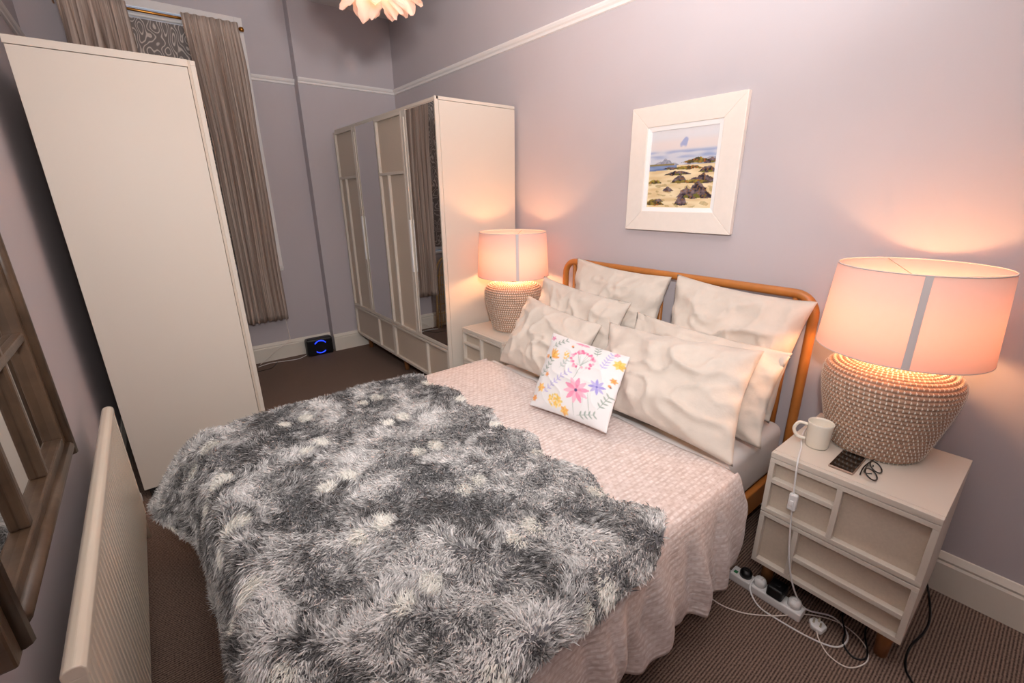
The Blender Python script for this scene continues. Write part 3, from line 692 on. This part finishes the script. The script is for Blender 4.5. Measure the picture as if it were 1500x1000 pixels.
# ------------------------------------------------------------------ woven table lamps
def lamp(x, y, z0, label, shr, power):
    t = thing('table_lamp', label, 'lamp', (x, y, z0), 'woven drum table lamps')
    H = .345
    key = [(0, .136), (.015, .150), (.12, .177), (.21, .197), (.27, .203), (.303, .196), (.322, .174), (.333, .13), (.337, .075), (.338, .02)]
    # rows along the profile curve
    pl = [Vector((r, z)) for z, r in key]; ps = []
    cr = catmull([Vector((p.x, p.y, 0)) for p in pl], 12); d = [0]
    for a, b in zip(cr, cr[1:]): d.append(d[-1]+(b-a).length)
    rows = 30; prof = []; cent = []
    for i in range(rows*6+1):
        s = d[-1]*i/(rows*6); k = max(q for q in range(len(d)) if d[q] <= s+1e-9); k = min(k, len(cr)-2); f = (s-d[k])/(d[k+1]-d[k]+1e-9)
        p = cr[k].lerp(cr[k+1], f); tg = (cr[k+1]-cr[k]).normalized(); nn = Vector((tg.y, -tg.x, 0)); b = abs(math.sin(math.pi*(i % 6)/6))
        q = p+nn*(.0065*b**.7-.0035); prof.append((max(q.x, .004), q.y))
        if i % 6 == 3: cent.append((p, nn, tg))
    MB().lathe(prof, 72, (x, y, z0), True, False).build('woven_base', 'coil', t, smooth=True)
    m = MB()
    for ri, (p, nn, tg) in enumerate(cent):
        if p.x < .03: continue
        K = max(12, int(2*math.pi*.2/.0155*min(1, .35+.65*p.x/.2)))
        for k in range(K):
            a = 2*math.pi*(k+.12*math.sin(ri))/K; ca, sa = math.cos(a), math.sin(a)
            def W(r, zz, tang): return (x+r*ca-tang*sa, y+r*sa+tang*ca, z0+zz)
            h, wd_ = .0072, .0030; o0 = p-tg*h+nn*.001; o1 = p+tg*h+nn*.001; c = p+nn*.0058
            m.add([W(o0.x, o0.y, 0), W(c.x, c.y, -wd_), W(o1.x, o1.y, 0), W(c.x, c.y, wd_), W(c.x+nn.x*.0022, c.y+nn.y*.0022, 0)], [(0, 1, 4), (1, 2, 4), (2, 3, 4), (3, 0, 4)])
    o = m.build('stitching', 'stitch', t, smooth=True); o['kind'] = 'stuff'
    MB().tube([(x, y, z0+H-.01), (x, y, z0+H+.085)], .010, 10).build('stem', 'wire', t, smooth=True)
    s0, s1 = z0+.390, z0+.689; r0, r1 = shr, shr*.925
    sh = MB().lathe([(r0, s0-z0), (r1, s1-z0), (r1-.0025, s1-z0), (r0-.0025, s0-z0), (r0, s0-z0)], 72, (x, y, z0)).build('lamp_shade', 'shade', t, smooth=False)
    sh.data.polygons.foreach_set('use_smooth', [True]*len(sh.data.polygons))
    for r, z in ((r0, s0), (r1, s1)):
        MB().tube([(x+(r-.001)*math.cos(2*math.pi*k/64), y+(r-.001)*math.sin(2*math.pi*k/64), z) for k in range(64)], .0022, 6, True).build('rim', 'seam', sh, smooth=True)
    # overlapped seam facing the viewer
    ca = math.atan2(CAM.y-y, CAM.x-x)+.12; sm = MB()
    w_ = .0105/r0; sm.grid(lambda u, v: (x+(r0+(r1-r0)*v+.0012)*math.cos(ca+w_*(u-.5)*2), y+(r0+(r1-r0)*v+.0012)*math.sin(ca+w_*(u-.5)*2), s0+(s1-s0)*v), 4, 4)
    sm.build('shade_seam', 'seam', sh, smooth=True)
    for k in range(3):
        a = .6+k*2.094; MB().tube([(x, y, z0+H+.085), (x+.035*math.cos(a), y+.02*math.sin(a), s1-.04), (x+(r1-.003)*math.cos(a), y+(r1-.003)*math.sin(a), s1-.004)], .0016, 6).build('spider_arm', 'wire', sh)
    MB().lathe([(.012, 0), (.014, .02), (.026, .05), (.030, .075), (.024, .1), (.001, .112)], 20, (x, y, z0+H+.085), True).build('bulb', 'lamp_bulb', t, smooth=True)
lamp(-.258, .325, NT+.005, 'large woven lamp with a wide drum shade on the table with the mug', .250, 6.5)
lamp(-.315, 2.485, NT+.005, 'woven lamp with a drum shade between the pillows and the wardrobe', .252, 6.5)

# ------------------------------------------------------------------ framed seascape
pf = thing('framed_painting', 'white framed seascape painting of a rocky beach above the bed', 'painting', (-.02, 1.43, 1.39))
PY0, PY1, PZ0, PZ1 = 1.108, 1.748, 1.394, 2.043; FW = .105
def mitre(a, b, c, d, x0=-.034, x1=-.004):       # a,b outer; c,d inner (y,z)
    return MB().add([(x0, *a), (x0, *b), (x0+.004, *c), (x0+.004, *d), (x1, *a), (x1, *b), (x1, *c), (x1, *d)], [(0, 1, 2, 3), (7, 6, 5, 4), (0, 4, 5, 1), (1, 5, 6, 2), (2, 6, 7, 3), (3, 7, 4, 0)])
oc = [(PY0, PZ0), (PY1, PZ0), (PY1, PZ1), (PY0, PZ1)]; ic = [(PY0+FW, PZ0+FW), (PY1-FW, PZ0+FW), (PY1-FW, PZ1-FW), (PY0+FW, PZ1-FW)]; sl = .022
sc_ = [(PY0+FW+sl, PZ0+FW+sl), (PY1-FW-sl, PZ0+FW+sl), (PY1-FW-sl, PZ1-FW-sl), (PY0+FW+sl, PZ1-FW-sl)]
for k in range(4):
    f_ = mitre(oc[k], oc[(k+1) % 4], ic[(k+1) % 4], ic[k]).build('frame_side', 'frame_white', pf, bevel=.003)
    mitre(ic[k], ic[(k+1) % 4], sc_[(k+1) % 4], sc_[k], -.024, -.006).build('slip', 'frame_slip', f_, bevel=.001)
def painting():
    n = 170; ya, yb, za, zb = PY1-FW-sl, PY0+FW+sl, PZ0+FW+sl, PZ1-FW-sl     # u: left (far, +y) to right
    m = MB().grid(lambda u, v: (-.013, ya+(yb-ya)*u, za+(zb-za)*v), n, n); o = m.build('canvas', 'paint', pf)
    C = np.ones(((n+1)**2, 4)); K = lambda *c: np.array(lin(c))
    # (centre u, base v, width, height, kind) kind 0 dark rock, 1 mossy ridge
    rocks = [(.76, .575, .56, .055, 1), (.93, .565, .20, .065, 0), (.58, .500, .52, .045, 1), (.34, .505, .26, .030, 0), (.90, .450, .26, .085, 0), (.46, .430, .44, .045, 0),
             (.82, .320, .42, .150, 0), (.50, .335, .24, .100, 0), (.66, .325, .60, .040, 1), (.10, .325, .24, .050, 1), (.33, .220, .18, .060, 0), (.74, .130, .56, .190, 0), (.13, .035, .32, .080, 1), (.19, .075, .16, .045, 0), (.55, .040, .20, .140, 0)]
    for i in range(n+1):
        for j in range(n+1):
            u, v = i/n, j/n; n1 = nz3(u*4, v*24, 1); n2 = nz3(u*34, v*44, 4); n3 = nz3(u*12, v*14, 7); n4 = nz3(u*9+v*7, v*26, 12)
            if v > .55:
                c = K(206, 208, 218)+(K(226, 224, 226)-K(206, 208, 218))*smoothstep(.6, 1, v)
                c = c+(K(236, 218, 208)-c)*smoothstep(.70, .78, v)*smoothstep(.92, .82, v)*.55
                c = c+(K(158, 172, 206)-c)*min(1, max(0, .35+n1*1.6))*smoothstep(.62, .66, v)*smoothstep(.76, .71, v)
                cl = math.hypot((u-.53-.10*(v-.84))/.055, (v-.835)/.065)+.7*nz3(u*14, v*14, 2); c = c+(K(156, 168, 208)-c)*smoothstep(1.1, .6, cl)*.9
                mt = .55+max(0, .085*(1-abs(u-.25)/.24)+.022*nz3(u*18, 1, 3))*(u < .47)+max(0, .085*(1-abs(u-.95)/.45)+.012*nz3(u*16, 1, 5))*(u > .5)
                if v < mt: c = K(134, 138, 158)+(K(186, 186, 196)-K(134, 138, 158))*max(0, min(1, .45+n3+n2*.6))
                if v < .575 and u < .40: c = K(142, 128, 88)
            elif v > .485+.03*u and u < .44: c = K(92, 116, 168)+(K(158, 174, 204)-K(92, 116, 168))*max(0, min(1, .4+n1*1.3))
            else:
                c = K(222, 196, 150)+(K(240, 222, 184)-K(222, 196, 150))*max(0, min(1, .5+n1))
                if n4 > .22 and v < .36: c = c*.45+(K(150, 128, 72) if n2 > 0 else K(178, 150, 92))*.55
            for (rx, rv, rw, rh, kd) in rocks:
                x_ = (u-rx)/(rw*.5)+.10*nz3(v*30, rx*9, 3)
                if abs(x_) < 1:
                    top = rh*(1-abs(x_)**1.7)*(.92+.55*nz3(u*7, rx*20, 6)+.18*nz3(u*30, rx*9, 2)); low = -.012*(1-abs(x_))+.010*n3
                    t_ = v-rv
                    if low < t_ < top:
                        sh = max(0, min(1, .22+1.1*nz3(u*16-v*9, v*22+u*8, rx*10)+.5*n2+.35*(t_/max(top, .01))))
                        if kd == 0:
                            c = K(50, 42, 52)*(1-sh)+K(136, 118, 122)*sh
                            if n2 > .28: c = K(132, 92, 56)
                            if t_ < .25*top and n3 > .05: c = K(112, 108, 48)
                        else: c = K(82, 72, 46)*(1-sh)+K(172, 150, 66)*sh if n2 < .3 else K(166, 96, 52)
            C[i*(n+1)+j, :3] = c
    a = o.data.attributes.new('Col', 'FLOAT_COLOR', 'POINT'); a.data.foreach_set('color', C.ravel().astype(np.float32))
painting()

# ------------------------------------------------------------------ feather pendant
PC = Vector((-1.25, 2.30, 2.69))
pd = thing('feather_pendant', 'round white feather pendant light hanging from the ceiling', 'pendant light', (PC.x, PC.y, ZC))
MB().tube([(PC.x, PC.y, PC.z+.1), (PC.x, PC.y, ZC)], .004, 8).build('flex', 'white', pd); MB().lathe([(.05, ZC-.03), (.045, ZC)], 24, (PC.x, PC.y, 0), True, True).build('ceiling_rose', 'white', pd)
MB().lathe([(.001, -.05), (.03, -.04), (.04, 0), (.03, .04), (.015, .07), (.015, .12)], 20, (PC.x, PC.y, PC.z)).build('bulb', 'bulb', pd, smooth=True)
MB().lathe([(.17*math.sin(a*math.pi/12), -.17*math.cos(a*math.pi/12)) for a in range(1, 12)], 24, (PC.x, PC.y, PC.z)).build('inner_globe', 'feather', pd, smooth=True)
fmz = []
for var in range(3):
    def ff(u, v, var=var):
        wd_ = .055*math.sin(math.pi*min(1, .12+.88*v)**.8)**.6*(1 if v < .98 else .4); s = (u-.5)*2
        return (s*wd_*(1+.12*math.sin(v*40+var*2)*abs(s)), .04*v*v*1.6+.02*s*s, .175*v)
    mm = MB().grid(ff, 6, 10); me = bpy.data.meshes.new('feather'); me.from_pydata(mm.v, [], mm.f); me.update(); me.materials.append(M['feather']); me.polygons.foreach_set('use_smooth', [True]*len(me.polygons)); fmz.append(me)
NF = 210
for k in range(NF):
    zc = 1-2*(k+.5)/NF; a = k*2.39996; rr = math.sqrt(1-zc*zc); dr = Vector((rr*math.cos(a), rr*math.sin(a), zc))
    o = bpy.data.objects.new('feather', fmz[k % 3]); COL.objects.link(o); o.parent = pd
    tilt = (dr+Vector((random.uniform(-.35, .35), random.uniform(-.35, .35), random.uniform(-.45, .15)))).normalized()
    o.location = (PC+dr*.15)-Vector((PC.x, PC.y, ZC)); o.rotation_mode = 'QUATERNION'; o.rotation_quaternion = tilt.to_track_quat('Z', 'Y')
    s = random.uniform(.8, 1.05); o.scale = (s, s, s)
light('pendant_glow', 'POINT', (PC.x, PC.y, PC.z), 52, (1., .56, .30), shadow_soft_size=.09)

# ------------------------------------------------------------------ things on the bedside table
mg = thing('mug', 'ivory mug standing on the bedside table beside the lamp', 'mug', (-.437, .457, NT))
mx, my = -.437, .457
MB().lathe([(.001, .004), (.034, .004), (.036, .0), (.0385, .006), (.0425, .095), (.0437, .102), (.042, .103), (.040, .095), (.0365, .012), (.001, .010)], 40, (mx, my, NT)).build('cup', 'mug', mg, smooth=True)
MB().tube([(mx-.012, my+.040, NT+.082), (mx-.022, my+.066, NT+.084), (mx-.028, my+.078, NT+.055), (mx-.022, my+.064, NT+.026), (mx-.012, my+.039, NT+.022)], .0065, 10, smooth=6).build('handle', 'mug', mg, smooth=True)
ph = thing('phone', 'black smartphone lying face up on the bedside table', 'phone', (-.484, .342, NT))
MB().box(-.560, -.408, .304, .380, NT, NT+.009).build('body', 'phone_metal', ph, bevel=.004); MB().box(-.557, -.411, .307, .377, NT+.009, NT+.0098).build('screen', 'glass_blk', ph)
gl = thing('glasses', 'folded black framed glasses beside the phone', 'glasses', (-.50, .268, NT))
def ring(cx, cy, cz, a, b):
    return [(cx+a*math.cos(t), cy+b*.85*math.sin(t), cz+b*.55*(1+math.sin(t))) for t in [2*math.pi*k/20 for k in range(20)]]
for cx_, cy_ in ((-.530, .262), (-.466, .264)): MB().tube(ring(cx_, cy_, NT+.004, .027, .021), .0026, 6, True).build('rim', 'brown_gap', gl, smooth=True)
MB().tube([(-.502, .267, NT+.030), (-.4965, .268, NT+.034), (-.491, .269, NT+.030)], .002, 6).build('bridge', 'brown_gap', gl)
MB().tube([(-.552, .257, NT+.030), (-.548, .275, NT+.022), (-.50, .287, NT+.006), (-.440, .290, NT+.003)], .0022, 6, smooth=4).build('temple', 'brown_gap', gl); MB().tube([(-.444, .277, NT+.030), (-.446, .284, NT+.022), (-.49, .293, NT+.010), (-.540, .289, NT+.004)], .0022, 6, smooth=4).build('temple', 'brown_gap', gl)

# lamp cable with inline switch
lc = thing('lamp_cable', 'white cable with inline switch running over the front of the bedside table', 'cable', (-.62, .44, 0))
fx = -.622
MB().tube([(-.255, .50, NT+.004), (-.309, .533, NT+.004), (-.42, .515, NT+.004), (-.50, .488, NT+.004), (-.585, .466, NT+.006), (fx, .456, NT-.004), (fx-.004, .450, .58), (fx-.006, .443, .50), (fx-.004, .434, .40), (fx-.002, .420, .28), (fx, .400, .19), (fx+.02, .375, .10), (fx+.05, .335, .03), (-.50, .26, .004), (-.547, .198, .004), (-.627, .205, .004), (-.665, .277, .004), (-.680, .40, .004), (-.676, .47, .006), (-.645, .52, .03), (-.61, .522, .058), (-.592, .502, .062)], .0032, 8, smooth=5).build('flex', 'white', lc, smooth=True)
sw = MB().box(fx-.017, fx+.003, .428, .457, .465, .535).build('inline_switch', 'white', lc, bevel=.006); MB().box(fx-.021, fx-.017, .437, .449, .488, .510).build('rocker', 'frame_slip', sw, bevel=.002)

# extension lead with plugs
ex = thing('extension_lead', 'white four socket extension lead on the carpet under the bedside table', 'extension lead', (-.602, .475, 0))
MB().box(-.632, -.572, .335, .615, 0, .038).build('socket_body', 'white', ex, bevel=.006); MB().box(-.618, -.604, .588, .602, .038, .041).build('indicator', 'green', ex)
MB().tube([(-.60, .615, .018), (-.60, .66, .008), (-.62, .72, .004), (-.52, .80, .004)], .0035, 8, smooth=5).build('flex', 'white', ex, smooth=True)
def plug(y, mat, label, r=.024, big=False):
    p = thing('plug', label, 'plug', (-.598, y, .038))
    if big: MB().box(-.632, -.562, y-.030, y+.030, .038, .085).build('adaptor_body', mat, p, bevel=.008)
    else: MB().lathe([(r, .0), (r, .016), (r*.85, .026), (r*.5, .030), (.001, .031)], 22, (-.598, y, .038), True).build('plug_body', mat, p, smooth=True)
    MB().box(-.606, -.590, y-.008, y+.008, .066 if not big else .083, .074 if not big else .088).build('grip', mat, p, bevel=.002)
plug(.560, 'black', 'round black plug at the end of the extension lead nearest the bed'); plug(.502, 'white', 'white plug between the two black plugs on the extension lead')
plug(.437, 'black', 'square black adaptor in the extension lead', big=True); plug(.370, 'white', 'white plug at the right end of the extension lead')
lp = thing('loose_plug', 'white three pin plug lying loose on the carpet with its thin cable', 'plug', (-.60, .285, 0))
MB().prism([(-.625, .262), (-.585, .255), (-.570, .275), (-.573, .305), (-.595, .315), (-.622, .300)], 'z', .0, .022).build('plug_body', 'white', lp, bevel=.006)
for a, b in ((-.603, .297), (-.585, .285), (-.607, .273)): MB().box(a-.003, a+.003, b-.003, b+.003, .02, .040).build('pin', 'wire', lp)
MB().tube([(-.622, .278, .010), (-.65, .26, .005), (-.69, .214, .004), (-.685, .155, .004), (-.604, .122, .004), (-.535, .155, .004), (-.51, .235, .004), (-.562, .325, .004), (-.687, .415, .009), (-.765, .51, .004), (-.785, .62, .004), (-.70, .78, .004)], .0022, 8, smooth=6).build('cable', 'frame_white', lp, smooth=True)
o = MB().tube([(-.30, .25, .004), (-.46, .24, .004), (-.538, .21, .004), (-.60, .197, .004), (-.629, .155, .004), (-.585, .128, .004), (-.44, .165, .004), (-.2, .12, .004)], .0035, 8, smooth=6).build('black_cable', 'black', None, smooth=True)
tag(o, 'black cable looped on the carpet under the bedside table', 'cable')
o = MB().tube([(-.06, .12, .30), (-.065, .09, .12), (-.08, .05, .015), (-.2, .022, .004), (-.30, .020, .004), (-.43, .040, .004), (-.534, .030, .004), (-.60, -.01, .004), (-.75, -.08, .004)], .004, 8, smooth=6).build('black_cable', 'black', None, smooth=True)
tag(o, 'black cable trailing along the right side of the bedside table towards the viewer', 'cable')

# ------------------------------------------------------------------ far end: speaker, rattan piece, cables
sp = thing('speaker', 'black square speaker with a glowing blue ring by the far skirting', 'speaker', (-1.10, 4.80, 0))
MB().box(-1.235, -.972, 4.755, 4.855, 0, .185).build('cabinet', 'black', sp, bevel=.02)
def ringarc(a0, a1, r): return [(-1.103+r*math.cos(math.radians(a0+(a1-a0)*k/12)), 4.752, .094+r*math.sin(math.radians(a0+(a1-a0)*k/12))) for k in range(13)]
MB().tube(ringarc(0, 345, .066), .004, 6).build('ring', 'glass_blk', sp, smooth=True)
for a, b in ((35, 145), (225, 315)): MB().tube(ringarc(a, b, .066), .0045, 6).build('light_arc', 'blue', sp, smooth=True)
MB().lathe([(.012, 0), (.012, .004), (.001, .005)], 16, (0, 0, 0)).build('knob', 'wire', sp).location = (0, 0, 0)
kn = sp.children[-1]; kn.rotation_euler = (math.pi/2, 0, 0); kn.location = (-.003, -.047, .094)
kn.data.transform(Matrix.Translation(Vector((1.10, -4.80, 0)))) if False else None
for v_ in kn.data.vertices: v_.co += Vector((-1.10, 4.80, 0)) - Vector((0, 0, 0))
for pts_, mt, lb in (([(-1.24, 4.80, .02), (-1.33, 4.78, .004), (-1.45, 4.80, .004), (-1.58, 4.83, .004), (-1.70, 4.79, .004)], 'white', 'white cable running from the speaker along the far skirting'),
                     ([(-1.52, 4.82, .004), (-1.60, 4.68, .004), (-1.68, 4.66, .004), (-1.85, 4.62, .004)], 'black', 'black cable on the carpet behind the tall glossy wardrobe'),
                     ([(-1.37, 4.875, .44), (-1.36, 4.878, .26), (-1.37, 4.872, .19), (-1.5, 4.85, .12), (-1.60, 4.85, .05), (-1.67, 4.86, .004)], 'frame_white', 'thin pale cable hanging below the right curtain')):
    tag(MB().tube(pts_, .003, 8, smooth=6).build('cable', mt, None, smooth=True), lb, 'cable')
RX0, RYY = -1.885, 4.83
rt = thing('rattan_screen', 'arched rattan panel by the far wall, seen in the wardrobe mirror', 'rattan panel', (RX0, RYY, 0))
def arch(hw, top, y): return [(RX0+hw, y, 0), (RX0+hw, y, top-.24)]+[(RX0+hw*math.cos(math.radians(q)), y, top-.24+.24*math.sin(math.radians(q))) for q in range(15, 166, 15)]+[(RX0-hw, y, top-.24), (RX0-hw, y, 0)]
MB().tube(arch(.155, .88, RYY), .013, 10).build('outer_hoop', 'rattan', rt, smooth=True); MB().tube(arch(.115, .83, RYY), .009, 10).build('inner_hoop', 'rattan', rt, smooth=True)
for k in range(-3, 4):
    x = RX0+k*.03; h = .59+.23*math.sqrt(max(0, 1-(k*.03/.115)**2)); MB().tube([(x, RYY, .03), (x, RYY, h)], .005, 6).build('cane', 'rattan', rt)
for z in (.06, .18, .30, .42, .54, .66): MB().tube([(RX0-.15, RYY+.005, z), (RX0+.15, RYY+.005, z)], .006, 6).build('cross_cane', 'rattan', rt)
for s_ in (-1, 1): MB().tube([(RX0+s_*.15, RYY, .45), (RX0+s_*.15, RYY+.055, 0)], .008, 8).build('prop', 'rattan', rt, smooth=True)
